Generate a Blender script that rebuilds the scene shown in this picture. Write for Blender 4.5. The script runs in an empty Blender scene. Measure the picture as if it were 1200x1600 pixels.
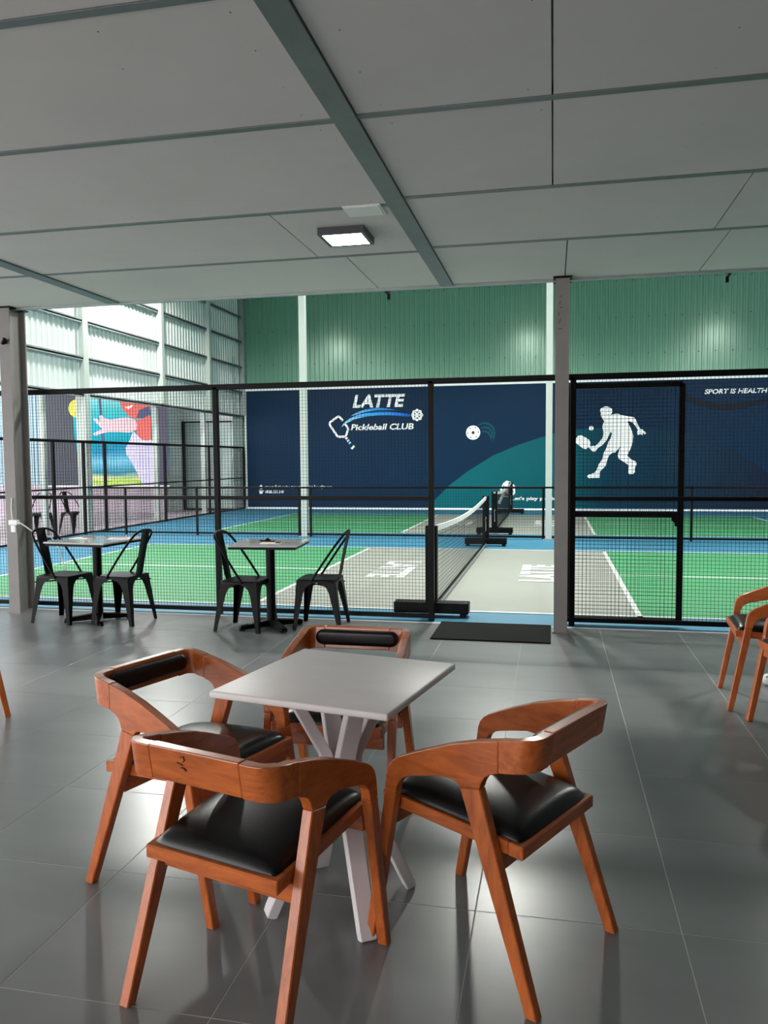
import bpy, bmesh, math, random
from mathutils import Vector, Matrix, noise
random.seed(7)
scene = bpy.context.scene
COL = scene.collection

# ------------------------------------------------------------------ camera
def make_camera():
    yaw, pitch, roll, h = 0.2097, -0.06496, -0.0076, 1.4527
    cy, sy, cp, sp = math.cos(yaw), math.sin(yaw), math.cos(pitch), math.sin(pitch)
    fwd = Vector((-sy * cp, cy * cp, sp)); right = Vector((cy, sy, 0)); up = right.cross(fwd)
    c, s = math.cos(roll), math.sin(roll)
    r2 = right * c + up * s; u2 = up * c - right * s
    cam = bpy.data.cameras.new('camera'); o = bpy.data.objects.new('camera', cam); COL.objects.link(o)
    m = Matrix((r2, u2, -fwd)).transposed().to_4x4(); m.translation = (0, 0, h); o.matrix_world = m
    cam.sensor_fit = 'VERTICAL'; cam.sensor_height = 36.0; cam.lens = 1242.43 / 1600 * 36.0
    cam.clip_start = 0.05; cam.clip_end = 200
    scene.camera = o
make_camera()

# ------------------------------------------------------------------ world, exposure
SKY = 6.3            # overcast daylight reaching the open sides of the lounge
LAMP_W = 1350.0       # each high-bay lamp of the hall
LED = 20.0            # square ceiling panel lamp
w = bpy.data.worlds.new('overcast_sky'); scene.world = w; w.use_nodes = True
bgn = w.node_tree.nodes['Background']; bgn.inputs[0].default_value = (1.0, 0.985, 0.985, 1); bgn.inputs[1].default_value = SKY
scene.view_settings.view_transform = 'Standard'; scene.view_settings.look = 'None'
scene.view_settings.exposure = 0.0; scene.view_settings.gamma = 1.0
scene.view_settings.use_curve_mapping = False

# ------------------------------------------------------------------ materials
def lin(r, g, b):
    f = lambda c: c / 12.92 if c <= 0.04045 else ((c + 0.055) / 1.055) ** 2.4
    return (f(r / 255), f(g / 255), f(b / 255), 1)
MATS = {}
def mat(name, rgb, rough=0.5, metal=0.0, var=0.0, vscale=3.0, stretch=(1, 1, 1), bump=0.0, bscale=40.0,
        rvar=0.0, coat=0.0, emit=0.0, rnd=0.0, spec=0.5, coords='Object', detail=6, nrough=0.62):
    m = bpy.data.materials.new(name); m.use_nodes = True; nt = m.node_tree; N = nt.nodes; L = nt.links
    b = N['Principled BSDF']; c = lin(*rgb)
    b.inputs['Base Color'].default_value = c; b.inputs['Roughness'].default_value = rough
    b.inputs['Metallic'].default_value = metal; b.inputs['Specular IOR Level'].default_value = spec
    if coat: b.inputs['Coat Weight'].default_value = coat; b.inputs['Coat Roughness'].default_value = 0.12
    if emit:
        b.inputs['Emission Color'].default_value = c; b.inputs['Emission Strength'].default_value = emit
    tc = N.new('ShaderNodeTexCoord'); mp = N.new('ShaderNodeMapping'); mp.inputs['Scale'].default_value = stretch
    L.new(tc.outputs[coords], mp.inputs['Vector'])
    src = mp.outputs['Vector']
    if rnd:
        oi = N.new('ShaderNodeObjectInfo'); cm = N.new('ShaderNodeCombineXYZ'); ad = N.new('ShaderNodeVectorMath')
        mu = N.new('ShaderNodeMath'); mu.operation = 'MULTIPLY'; mu.inputs[1].default_value = 31.0
        L.new(oi.outputs['Random'], mu.inputs[0])
        for k in range(3): L.new(mu.outputs[0], cm.inputs[k])
        L.new(src, ad.inputs[0]); L.new(cm.outputs[0], ad.inputs[1]); src = ad.outputs[0]
    if var or rvar:
        n = N.new('ShaderNodeTexNoise'); n.inputs['Scale'].default_value = vscale; n.inputs['Detail'].default_value = detail
        n.inputs['Roughness'].default_value = nrough; L.new(src, n.inputs['Vector'])
    if var:
        r = N.new('ShaderNodeValToRGB'); r.color_ramp.elements[0].position = 0.2; r.color_ramp.elements[1].position = 0.8
        lo = max(0, 1 - var); hi = 1 + var
        r.color_ramp.elements[0].color = (c[0] * lo, c[1] * lo, c[2] * lo, 1)
        r.color_ramp.elements[1].color = (min(1, c[0] * hi), min(1, c[1] * hi), min(1, c[2] * hi), 1)
        L.new(n.outputs['Fac'], r.inputs['Fac']); L.new(r.outputs['Color'], b.inputs['Base Color'])
    if rvar:
        mr = N.new('ShaderNodeMapRange'); mr.inputs['From Min'].default_value = 0.1; mr.inputs['From Max'].default_value = 0.9
        mr.inputs['To Min'].default_value = max(0.02, rough - rvar); mr.inputs['To Max'].default_value = rough + rvar
        L.new(n.outputs['Fac'], mr.inputs['Value']); L.new(mr.outputs[0], b.inputs['Roughness'])
    if bump:
        n2 = N.new('ShaderNodeTexNoise'); n2.inputs['Scale'].default_value = bscale; n2.inputs['Detail'].default_value = 4
        L.new(src, n2.inputs['Vector'])
        bp = N.new('ShaderNodeBump'); bp.inputs['Strength'].default_value = bump; bp.inputs['Distance'].default_value = 0.01
        L.new(n2.outputs['Fac'], bp.inputs['Height']); L.new(bp.outputs[0], b.inputs['Normal'])
    MATS[name] = m
    return m

def wood_mat(name, dark, light, stretch):
    m = mat(name, light, rough=0.33, coat=0.25)
    nt = m.node_tree; N = nt.nodes; L = nt.links; b = N['Principled BSDF']
    tc = N.new('ShaderNodeTexCoord'); mp = N.new('ShaderNodeMapping'); mp.inputs['Scale'].default_value = stretch
    L.new(tc.outputs['Object'], mp.inputs['Vector'])
    oi = N.new('ShaderNodeObjectInfo'); ad = N.new('ShaderNodeVectorMath'); cm = N.new('ShaderNodeCombineXYZ')
    mu = N.new('ShaderNodeMath'); mu.operation = 'MULTIPLY'; mu.inputs[1].default_value = 20
    L.new(oi.outputs['Random'], mu.inputs[0]); L.new(mu.outputs[0], cm.inputs[0]); L.new(mu.outputs[0], cm.inputs[2])
    L.new(mp.outputs[0], ad.inputs[0]); L.new(cm.outputs[0], ad.inputs[1])
    n = N.new('ShaderNodeTexNoise'); n.inputs['Scale'].default_value = 5.5; n.inputs['Detail'].default_value = 7
    n.inputs['Roughness'].default_value = 0.66; n.inputs['Distortion'].default_value = 0.8; L.new(ad.outputs[0], n.inputs['Vector'])
    r = N.new('ShaderNodeValToRGB'); e = r.color_ramp.elements
    e[0].position = 0.25; e[0].color = lin(*dark); e[1].position = 0.72; e[1].color = lin(*light)
    L.new(n.outputs['Fac'], r.inputs['Fac']); L.new(r.outputs['Color'], b.inputs['Base Color'])
    bp = N.new('ShaderNodeBump'); bp.inputs['Strength'].default_value = 0.08; bp.inputs['Distance'].default_value = 0.004
    L.new(n.outputs['Fac'], bp.inputs['Height']); L.new(bp.outputs[0], b.inputs['Normal'])
    return m

wood_mat('wood_long', (134, 62, 24), (200, 106, 46), (6, 1.2, 6))     # grain along y (arms, side rails)
wood_mat('wood_cross', (134, 62, 24), (200, 106, 46), (1.2, 6, 6))    # grain along x (back, cross rails)
wood_mat('wood_up', (134, 62, 24), (200, 106, 46), (6, 6, 1.2))       # grain along z (legs)
mat('leather', (9, 9, 10), 0.30, bump=0.05, bscale=260, rvar=0.03, vscale=6, spec=0.32)
mat('tile', (116, 118, 119), 0.28, var=0.14, vscale=1.6, stretch=(1, 2.6, 1), rnd=1, spec=0.6, detail=3, nrough=0.5)
mat('grout', (178, 180, 178), 0.8)
mat('floor_plain', (196, 192, 188), 0.7, var=0.12, vscale=1.0)
mat('ceil_board', (206, 204, 202), 0.85, var=0.07, vscale=1.1, rnd=1, bump=0.03, bscale=8)
mat('ceil_steel', (112, 120, 121), 0.5, metal=0.25, var=0.15, vscale=7)
mat('galv', (150, 158, 158), 0.42, metal=0.35, var=0.15, vscale=5)
mat('black_steel', (6, 6, 8), 0.42, spec=0.12)
mat('black_chair', (5, 5, 6), 0.36, spec=0.10, rvar=0.06, vscale=9)
mat('mesh_black', (6, 6, 7), 0.6, spec=0.2)
mat('column_grey', (126, 122, 120), 0.55, var=0.09, vscale=5, bump=0.03, bscale=30)
mat('column_white', (172, 182, 176), 0.5, var=0.04, vscale=4)
mat('green_sheet', (112, 158, 136), 0.20, metal=0.1, var=0.05, vscale=1.2, stretch=(1, 1, .2), spec=0.6)
mat('white_sheet', (200, 209, 207), 0.4, metal=0.05, var=0.05, vscale=1.4, stretch=(1, 1, .3))
mat('court_blue', (54, 120, 150), 0.55, var=0.08, vscale=1.2, bump=0.02, bscale=120)
mat('court_green', (66, 142, 96), 0.55, var=0.06, vscale=1.4, bump=0.02, bscale=120)
mat('court_grey', (144, 148, 140), 0.55, var=0.05, vscale=1.2, bump=0.02, bscale=120)
mat('line_white', (222, 226, 224), 0.55)
mat('lilac_plaster', (160, 150, 160), 0.8, var=0.07, vscale=1.5)
mat('dark_paint', (86, 82, 84), 0.8)
mat('lilac_floor', (166, 156, 164), 0.75, var=0.06, vscale=1.2)
mat('pale_blue', (140, 168, 180), 0.6, var=0.03)
mat('roof_sheet', (150, 160, 156), 0.6)
mat('table_white', (206, 199, 197), 0.40, var=0.05, vscale=3.0, stretch=(1.5, 5, 1.5), bump=0.03, bscale=30, spec=0.35)
mat('leg_white', (212, 206, 207), 0.45, var=0.05, vscale=6)
mat('table_stone', (176, 176, 174), 0.12, var=0.16, vscale=5, spec=0.6)
mat('rubber', (26, 27, 26), 0.9, spec=0.1)
mat('print_white', (238, 241, 242), 0.5)
mat('print_navy', (0, 38, 66), 0.5, var=0.1, vscale=0.6, spec=0.12)
mat('print_arc', (10, 70, 86), 0.5, spec=.12)
mat('crescent_dark', (14, 26, 38), 0.5, spec=.12)
mat('swoosh', (24, 120, 214), 0.5)
mat('print_black', (10, 12, 16), 0.5)
mat('silver', (170, 176, 178), 0.3, metal=0.8)
mat('plastic_white', (228, 229, 228), 0.4)
mat('cable_white', (214, 214, 210), 0.5)
mat('poster_dark', (34, 44, 58), 0.55, var=0.05)
mat('poster_dark2', (62, 60, 84), 0.55)
mat('poster_yellow', (226, 222, 70), 0.55)
mat('poster_skin', (228, 190, 196), 0.55, var=0.06, vscale=2)
mat('poster_red', (222, 92, 84), 0.55, var=0.15, vscale=2.5)
mat('poster_shirt', (206, 202, 236), 0.55, var=0.05, vscale=1.5)
mat('poster_pole', (60, 66, 110), 0.55)
mat('poster_grass', (160, 196, 80), 0.55, var=0.2, vscale=3)
mat('lens_led', (255, 255, 255), 0.4, emit=LED)
mat('lens_bay', (255, 252, 238), 0.4, emit=90.0)
mat('lamp_dark', (58, 58, 66), 0.4)
mat('ink', (40, 18, 8), 0.7)
mat('dirt', (86, 86, 84), 0.9)
mat('door_sheet', (150, 168, 164), 0.4, metal=0.2, var=0.12, vscale=1.5, stretch=(.4, 1, 3))
mat('card_red', (206, 96, 96), 0.4)
mat('paper', (222, 214, 200), 0.5)

def ramp_x(name, stops, rough, axis=0, vary=None):
    """a printed colour run across the sheet, by object coordinate"""
    m = bpy.data.materials.new(name); m.use_nodes = True; nt = m.node_tree; N = nt.nodes; L = nt.links
    b = N['Principled BSDF']; b.inputs['Roughness'].default_value = rough; b.inputs['Specular IOR Level'].default_value = 0.12
    tc = N.new('ShaderNodeTexCoord'); sx = N.new('ShaderNodeSeparateXYZ'); mr = N.new('ShaderNodeMapRange')
    lo, hi = stops[0][0], stops[-1][0]
    mr.inputs['From Min'].default_value = lo; mr.inputs['From Max'].default_value = hi
    r = N.new('ShaderNodeValToRGB'); e = r.color_ramp.elements
    while len(e) < len(stops): e.new(0.5)
    for k, (x, c) in enumerate(stops): e[k].position = (x - lo) / (hi - lo); e[k].color = lin(*c)
    L.new(tc.outputs['Object'], sx.inputs[0])
    val = sx.outputs[axis]
    if vary:
        n = N.new('ShaderNodeTexNoise'); n.inputs['Scale'].default_value = vary[0]; n.inputs['Detail'].default_value = 3
        mp = N.new('ShaderNodeMapping'); mp.inputs['Scale'].default_value = (.35, 1, 1.6); L.new(tc.outputs['Object'], mp.inputs[0]); L.new(mp.outputs[0], n.inputs['Vector'])
        ma = N.new('ShaderNodeMath'); ma.operation = 'MULTIPLY_ADD'; ma.inputs[1].default_value = vary[1]; ma.inputs[2].default_value = -vary[1] / 2
        L.new(n.outputs['Fac'], ma.inputs[0]); ad = N.new('ShaderNodeMath'); L.new(val, ad.inputs[0]); L.new(ma.outputs[0], ad.inputs[1]); val = ad.outputs[0]
    L.new(val, mr.inputs['Value']); L.new(mr.outputs[0], r.inputs['Fac']); L.new(r.outputs['Color'], b.inputs['Base Color'])
    MATS[name] = m
ramp_x('print_teal', [(-3.4, (0, 98, 106)), (0.2, (0, 82, 92)), (1.6, (0, 52, 74)), (5.6, (0, 24, 50))], 0.42)
ramp_x('poster_teal', [(0.75, (150, 196, 90)), (0.98, (206, 214, 150)), (1.16, (40, 130, 150)), (1.45, (120, 196, 226)),
                       (1.75, (20, 140, 176)), (2.1, (0, 150, 168)), (2.6, (40, 176, 196)), (3.0, (70, 190, 190)), (3.3, (150, 216, 226))], 0.5, axis=2, vary=(2.0, 0.35))
ramp_x('swoosh_run', [(-6.2, (150, 214, 240)), (-5.4, (60, 160, 230)), (-4.1, (14, 92, 200))], 0.5)

def mat_chequer():
    """rubber mat: a fine grid of raised studs"""
    m = MATS['rubber']; nt = m.node_tree; N = nt.nodes; L = nt.links
    tc = N.new('ShaderNodeTexCoord'); vo = N.new('ShaderNodeTexVoronoi'); vo.inputs['Scale'].default_value = 55; vo.inputs['Randomness'].default_value = 0
    L.new(tc.outputs['Object'], vo.inputs['Vector']); bp = N.new('ShaderNodeBump'); bp.inputs['Strength'].default_value = 0.35; bp.inputs['Distance'].default_value = 0.004
    L.new(vo.outputs['Distance'], bp.inputs['Height']); L.new(bp.outputs[0], N['Principled BSDF'].inputs['Normal'])
mat_chequer()

# ------------------------------------------------------------------ mesh helpers
class MB:
    def __init__(s): s.v = []; s.f = []
    def add(s, vs, fs):
        n = len(s.v); s.v += [tuple(p) for p in vs]; s.f += [tuple(i + n for i in f) for f in fs]; return s
    def box(s, x0, x1, y0, y1, z0, z1):
        vs = [(x, y, z) for z in (z0, z1) for y in (y0, y1) for x in (x0, x1)]
        return s.add(vs, [(0, 2, 3, 1), (4, 5, 7, 6), (0, 1, 5, 4), (2, 6, 7, 3), (0, 4, 6, 2), (1, 3, 7, 5)])
    def prism(s, poly, t0, t1, axis='y'):
        """polygon in the plane across `axis`, extruded from t0 to t1"""
        n = len(poly)
        P = {'x': lambda a, b, t: (t, a, b), 'y': lambda a, b, t: (a, t, b), 'z': lambda a, b, t: (a, b, t)}[axis]
        vs = [P(a, b, t0) for a, b in poly] + [P(a, b, t1) for a, b in poly]
        fs = [tuple(range(n)), tuple(reversed(range(n, 2 * n)))] + [(i, i + n, (i + 1) % n + n, (i + 1) % n) for i in range(n)]
        return s.add(vs, fs)
    def bar(s, a, b, w, t, side=Vector((0, 0, 1))):
        """square bar from a to b, w across `side`, t across the other way"""
        return s.loft([(a, w, t), (b, w, t)], side)
    def loft(s, stations, side):
        """rectangular section (w along `side`-ish, t across) through stations (point, w, t)"""
        pts = [Vector(p[0]) for p in stations]; rings = []
        for i, (p, w_, t_) in enumerate(stations):
            a = pts[max(0, i - 1)]; b = pts[min(len(pts) - 1, i + 1)]; d = (b - a).normalized()
            q = d.cross(side).normalized(); u = q.cross(d).normalized()
            P = pts[i]; rings.append([P + u * (w_ / 2) * x + q * (t_ / 2) * y for x, y in ((-1, -1), (1, -1), (1, 1), (-1, 1))])
        vs = [p for r in rings for p in r]; fs = [(3, 2, 1, 0)]
        for i in range(len(rings) - 1):
            for k in range(4): fs.append((i * 4 + k, i * 4 + (k + 1) % 4, i * 4 + 4 + (k + 1) % 4, i * 4 + 4 + k))
        n = len(vs); fs.append((n - 4, n - 3, n - 2, n - 1))
        return s.add(vs, fs)
    def tube(s, path, r, n=8, closed=False):
        pts = [Vector(p) for p in path]; m = len(pts); vs = []; fs = []
        prev = None
        for i, p in enumerate(pts):
            a = pts[(i - 1) % m] if closed or i > 0 else p; b = pts[(i + 1) % m] if closed or i < m - 1 else p
            d = (b - a).normalized()
            if prev is None: u = d.orthogonal().normalized()
            else: u = (prev - d * prev.dot(d)).normalized()
            prev = u; q = d.cross(u); rr = r[i] if isinstance(r, (list, tuple)) else r
            vs += [p + (u * math.cos(2 * math.pi * k / n) + q * math.sin(2 * math.pi * k / n)) * rr for k in range(n)]
        for i in range(m if closed else m - 1):
            j = (i + 1) % m
            for k in range(n): fs.append((i * n + k, i * n + (k + 1) % n, j * n + (k + 1) % n, j * n + k))
        if not closed: fs += [tuple(reversed(range(n))), tuple(range((m - 1) * n, m * n))]
        return s.add(vs, fs)
    def lathe(s, prof, n=24, c=(0, 0)):
        vs = []; fs = []; m = len(prof)
        for r, z in prof: vs += [(c[0] + r * math.cos(2 * math.pi * k / n), c[1] + r * math.sin(2 * math.pi * k / n), z) for k in range(n)]
        for i in range(m - 1):
            for k in range(n): fs.append((i * n + k, i * n + (k + 1) % n, (i + 1) * n + (k + 1) % n, (i + 1) * n + k))
        fs += [tuple(reversed(range(n))), tuple(range((m - 1) * n, m * n))]
        return s.add(vs, fs)
    def mesh(s, name, material, bevel=0.0, seg=2, smooth=None, fix=True):
        me = bpy.data.meshes.new(name); bm = bmesh.new()
        vv = [bm.verts.new(p) for p in s.v]
        for f in s.f:
            try: bm.faces.new([vv[i] for i in f])
            except ValueError: pass
        if fix: bmesh.ops.recalc_face_normals(bm, faces=bm.faces)
        if bevel:
            es = [e for e in bm.edges if len(e.link_faces) == 2 and e.calc_face_angle(0) > 0.5]
            bmesh.ops.bevel(bm, geom=es, offset=bevel, segments=seg, profile=0.5, affect='EDGES', clamp_overlap=True)
        bm.to_mesh(me); bm.free()
        if smooth is not None:
            for p in me.polygons: p.use_smooth = True
            me.set_sharp_from_angle(angle=smooth)
        me.materials.append(MATS[material])
        return me
    def build(s, name, material, parent=None, bevel=0.0, seg=2, smooth=None, fix=True, kind=None):
        return link(name, s.mesh(name, material, bevel, seg, smooth, fix), parent, kind)

def link(name, me, parent=None, kind=None):
    o = bpy.data.objects.new(name, me); COL.objects.link(o)
    if parent is not None: o.parent = parent
    if kind: o['kind'] = kind
    return o
def tag(o, label, cat=None, group=None, kind=None):
    o['label'] = label
    if cat: o['category'] = cat
    if group: o['group'] = group
    if kind: o['kind'] = kind
    return o
def thing(name, label, cat, loc=(0, 0, 0), rz=0.0, group=None):
    o = bpy.data.objects.new(name, None); COL.objects.link(o); o.location = loc; o.rotation_euler = (0, 0, rz)
    o.empty_display_size = 0.1
    return tag(o, label, cat, group)
def copy_tree(o, parent=None):
    c = o.copy(); COL.objects.link(c); c.parent = parent
    for ch in [k for k in bpy.data.objects if k.parent == o]: copy_tree(ch, c)
    return c
def arc(cx, cy, r, a0, a1, n):
    return [(cx + r * math.cos(math.radians(a0 + (a1 - a0) * k / n)), cy + r * math.sin(math.radians(a0 + (a1 - a0) * k / n))) for k in range(n + 1)]

# ================================================================== THE SETTING
EDGE = 6.95                         # where the tiled lounge meets the courts
TS, TX, TY = 0.6315, 0.395, 2.481   # tile pitch and grid origin
# --- lounge floor: grout bed with every tile its own piece
floor = MB().box(-9.3, 5.4, -6.0, EDGE, -0.12, -0.0008).build('floor', 'grout')
tag(floor, 'lounge floor of large dark grey porcelain tiles with pale joints', 'floor', kind='structure')
tmesh = MB().box(-TS / 2 + .0018, TS / 2 - .0018, -TS / 2 + .0018, TS / 2 - .0018, -0.02, 0.0).mesh('tile', 'tile', bevel=0.0006, seg=1)
tcut = MB().box(-TS / 2 + .0018, TS / 2 - .0018, 0, EDGE - (TY + 7 * TS) - .002, -0.02, 0.0).mesh('tile_cut', 'tile')
for i in range(-14, 7):
    for j in range(-6, 8):
        if j == 7:
            t = link('tile', tcut, floor); t.location = (TX + (i + .5) * TS, TY + 7 * TS, 0)
        else:
            t = link('tile', tmesh, floor); t.location = (TX + (i + .5) * TS, TY + (j + .5) * TS, 0)
tag(MB().box(-9.3, 5.4, EDGE, EDGE + .025, -0.1, 0.002).build('trim_1', 'line_white'), 'pale edging strip between lounge tiles and court', 'trim', kind='structure')
# --- court floor
court = MB().box(-9.34, 12.0, EDGE + .025, 23.2, -0.12, 0.0).build('floor_court', 'court_blue')
tag(court, 'blue and green painted court floor with white lines', 'floor', kind='structure')
def flat(mb, x0, x1, y0, y1, z): mb.add([(x0, y0, z), (x1, y0, z), (x1, y1, z), (x0, y1, z)], [(0, 1, 2, 3)])
XC, K, HALF, WID = -1.0914, 1.8776, 5.896, 5.364
def court_paint(y0):
    y1 = y0 + WID; ym = (y0 + y1) / 2; lw = .05
    for x0, x1 in ((XC - HALF, XC - K), (XC + K, XC + HALF)):
        m = MB(); flat(m, x0, x1, y0, y1, .002); m.build('green_zone', 'court_green', court)
    m = MB(); flat(m, XC - K, XC + K, y0, y1, .002); m.build('kitchen_zone', 'court_grey', court)
    for a in ((XC - HALF, XC + HALF, y0, y0 + lw), (XC - HALF, XC + HALF, y1 - lw, y1), (XC - HALF, XC - HALF + lw, y0, y1), (XC + HALF - lw, XC + HALF, y0, y1),
              (XC - K - lw / 2, XC - K + lw / 2, y0, y1), (XC + K - lw / 2, XC + K + lw / 2, y0, y1), (XC - HALF, XC - K, ym - lw / 2, ym + lw / 2), (XC + K, XC + HALF, ym - lw / 2, ym + lw / 2)):
        m = MB(); flat(m, *a, .005); m.build('court_line', 'line_white', court)
YC1, YC2 = 7.517, 15.519
court_paint(YC1); court_paint(YC2)

# --- lettering helper: built-in font, turned into a mesh and fitted to a rectangle
def text_mesh(body, bold=0.02, shear=0.0, gap=1.0):
    cu = bpy.data.curves.new('lettering', 'FONT'); cu.body = body; cu.size = 1.0; cu.offset = bold; cu.shear = shear; cu.space_character = gap
    cu.resolution_u = 3
    o = bpy.data.objects.new('lettering', cu); COL.objects.link(o); bpy.context.view_layer.update()
    me = bpy.data.meshes.new_from_object(o.evaluated_get(bpy.context.evaluated_depsgraph_get()))
    bpy.data.objects.remove(o); bpy.data.curves.remove(cu)
    return me
def fit_text(name, body, fn, material, parent, bold=0.02, shear=0.0, gap=1.0):
    """fn maps (u,v) in 0..1 of the text's box to a place on the surface"""
    me = text_mesh(body, bold, shear, gap); me.name = name
    xs = [v.co.x for v in me.vertices]; ys = [v.co.y for v in me.vertices]; x0, x1, y0, y1 = min(xs), max(xs), min(ys), max(ys)
    for v in me.vertices: v.co = fn((v.co.x - x0) / (x1 - x0), (v.co.y - y0) / (y1 - y0))
    me.materials.clear(); me.materials.append(MATS[material])
    return link(name, me, parent)
# LATTE painted in the kitchens: left one read towards +x, right one towards -x
for yb in (9.58, 9.58 + (YC2 - YC1)):
    fit_text('court_lettering', 'LATTE', lambda u, v, yb=yb: Vector((-2.29 + .49 * v, yb + 1.52 * (1 - u), .007)), 'line_white', court, bold=.035)
    fit_text('court_lettering', 'LATTE', lambda u, v, yb=yb: Vector((.10 - .50 * v, yb - .07 + 1.52 * u, .007)), 'line_white', court, bold=.045, gap=.93)

# --- side yard beyond the left fence
tag(MB().box(-40, -9.34, EDGE, 22.6, -0.12, -0.002).build('floor_side', 'lilac_floor'), 'pale concrete floor of the side yard', 'floor', kind='structure')
tag(MB().box(-40, -9.3, -30, EDGE, -0.12, -0.01).box(-9.3, 40, -30, -6.0, -0.12, -0.01).build('floor_outer', 'floor_plain'), 'paving outside the lounge', 'floor', kind='structure')
ws = MB().box(-26, -10.93, 21.1, 21.3, 0, .80).build('wall_side', 'lilac_plaster')
tag(ws, 'low lilac plastered wall of the side yard under the poster', 'wall', kind='structure')
def corrugated(mb, a0, a1, z0, z1, pitch, depth, P):
    pts = []; a = a0
    while a < a1:
        for f, d in ((0, 0), (.52, 0), (.62, 1), (.90, 1), (1.0, 0)):
            q = a + f * pitch
            if q <= a1 + 1e-6 and f < 1.0: pts.append((q, d * depth))
        a += pitch
    pts.append((a1, 0)); n = len(pts)
    mb.add([P(a, d, z) for z in (z0, z1) for a, d in pts], [(i, i + 1, n + i + 1, n + i) for i in range(n - 1)])
m = MB(); corrugated(m, -26, -10.93, .80, 4.6, .14, .02, lambda a, d, z: (a, 21.2 - d, z)); m.box(-26, -10.93, 21.21, 21.3, .8, 4.6); m.build('upper_sheet', 'pale_blue', ws)
tag(MB().box(-15.5, -9.47, 9.0, 22.5, 4.6, 4.68).build('ceiling_shade', 'roof_sheet'), 'added canopy that shades the side yard', 'ceiling', kind='structure')  # unseen canopy, added to cut the daylight in the yard
# back part of the yard with the sheet-metal door
wr = MB().box(-10.93, -9.34, 22.34, 22.5, 0, 4.6).box(-11.0, -10.93, 21.3, 22.5, 0, 4.6).box(-9.46, -9.35, 22.4, 23.34, 0, 2.83).build('wall_recess', 'white_sheet'); tag(wr, 'pale sheet wall around the yard door', 'wall', kind='structure')
d1 = MB().box(-10.85, -9.38, 22.29, 22.33, .03, 2.60).build('door_1', 'door_sheet'); tag(d1, 'grey sheet metal yard door with dark frame', 'door', kind='structure')
MB().box(-10.95, -10.85, 22.22, 22.34, 0, 2.66).build('door_jamb', 'black_steel', d1)
MB().box(-10.95, -9.36, 22.26, 22.34, 2.62, 2.66).build('door_head', 'black_steel', d1)
MB().box(-10.85, -9.36, 22.26, 22.34, 0.0, .05).build('door_sill', 'black_steel', d1)
MB().box(-10.15, -10.09, 22.25, 22.30, .05, 2.60).build('door_stile', 'galv', d1)

# --- hall shell
HZ = 7.3
wb = MB(); corrugated(wb, -9.34, 12.0, 3.4, HZ, .145, .028, lambda a, d, z: (a, 23.2 - d, z))
wb.box(-9.4, 12.0, 23.22, 23.35, 0, HZ); wb = wb.build('wall_back', 'green_sheet')
tag(wb, 'mint green corrugated back wall of the hall', 'wall', kind='structure')
m = MB()
for z in (4.35, 5.35, 6.35):
    a = -9.2
    while a < 8: m.box(a - .014, a + .014, 23.14, 23.17, z - .014, z + .014); a += .435
m.build('sheet_screws', 'dirt', wb, kind='stuff')
m = MB(); corrugated(m, EDGE, 23.2, 2.83, HZ, .16, .02, lambda a, d, z: (-9.36 - .02 + d, a, z)); m.box(-9.46, -9.40, EDGE, 23.2, 2.83, HZ)
wl = m.build('wall_left', 'white_sheet'); tag(wl, 'white corrugated upper wall on the left of the hall', 'wall', kind='structure')
for z in (2.83, 3.56, 4.31, 5.07, 5.80, 6.52):
    MB().box(-9.36, -9.27, EDGE, 23.12, z - .03, z + .03).box(-9.285, -9.27, EDGE, 23.12, z - .055, z).build('girt', 'galv', wl)
for y in (17.84, 20.55, 23.04):
    MB().box(-9.345, -9.20, y - .06, y + .06, 2.86, HZ).build('wall_post', 'column_white' if y < 23 else 'galv', wl)
tag(MB().box(12.0, 12.15, EDGE, 23.3, 0, HZ).build('wall_right', 'white_sheet'), 'white wall at the far right of the hall', 'wall', kind='structure')
tag(MB().box(-9.4, 12.0, 6.80, 6.92, 3.08, HZ).build('wall_front', 'white_sheet'), 'upper wall of the hall above the lounge ceiling', 'wall', kind='structure')
tag(MB().box(-9.6, 12.2, 6.7, 23.5, HZ, HZ + .1).build('ceiling_hall', 'roof_sheet'), 'metal roof of the hall', 'ceiling', kind='structure')
tag(MB().box(-.6, 5.4, -3.0, -2.85, 0, 2.95).build('wall_light_block', 'dark_paint'), 'added wall behind the camera blocking light from the right', 'wall', kind='structure')  # unseen wall, added to block daylight from behind right
tag(MB().box(5.4, 5.55, -6.0, 6.9, 0, 3.0).build('wall_lounge', 'dark_paint'), 'plain wall on the right of the lounge', 'wall', kind='structure')

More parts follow.
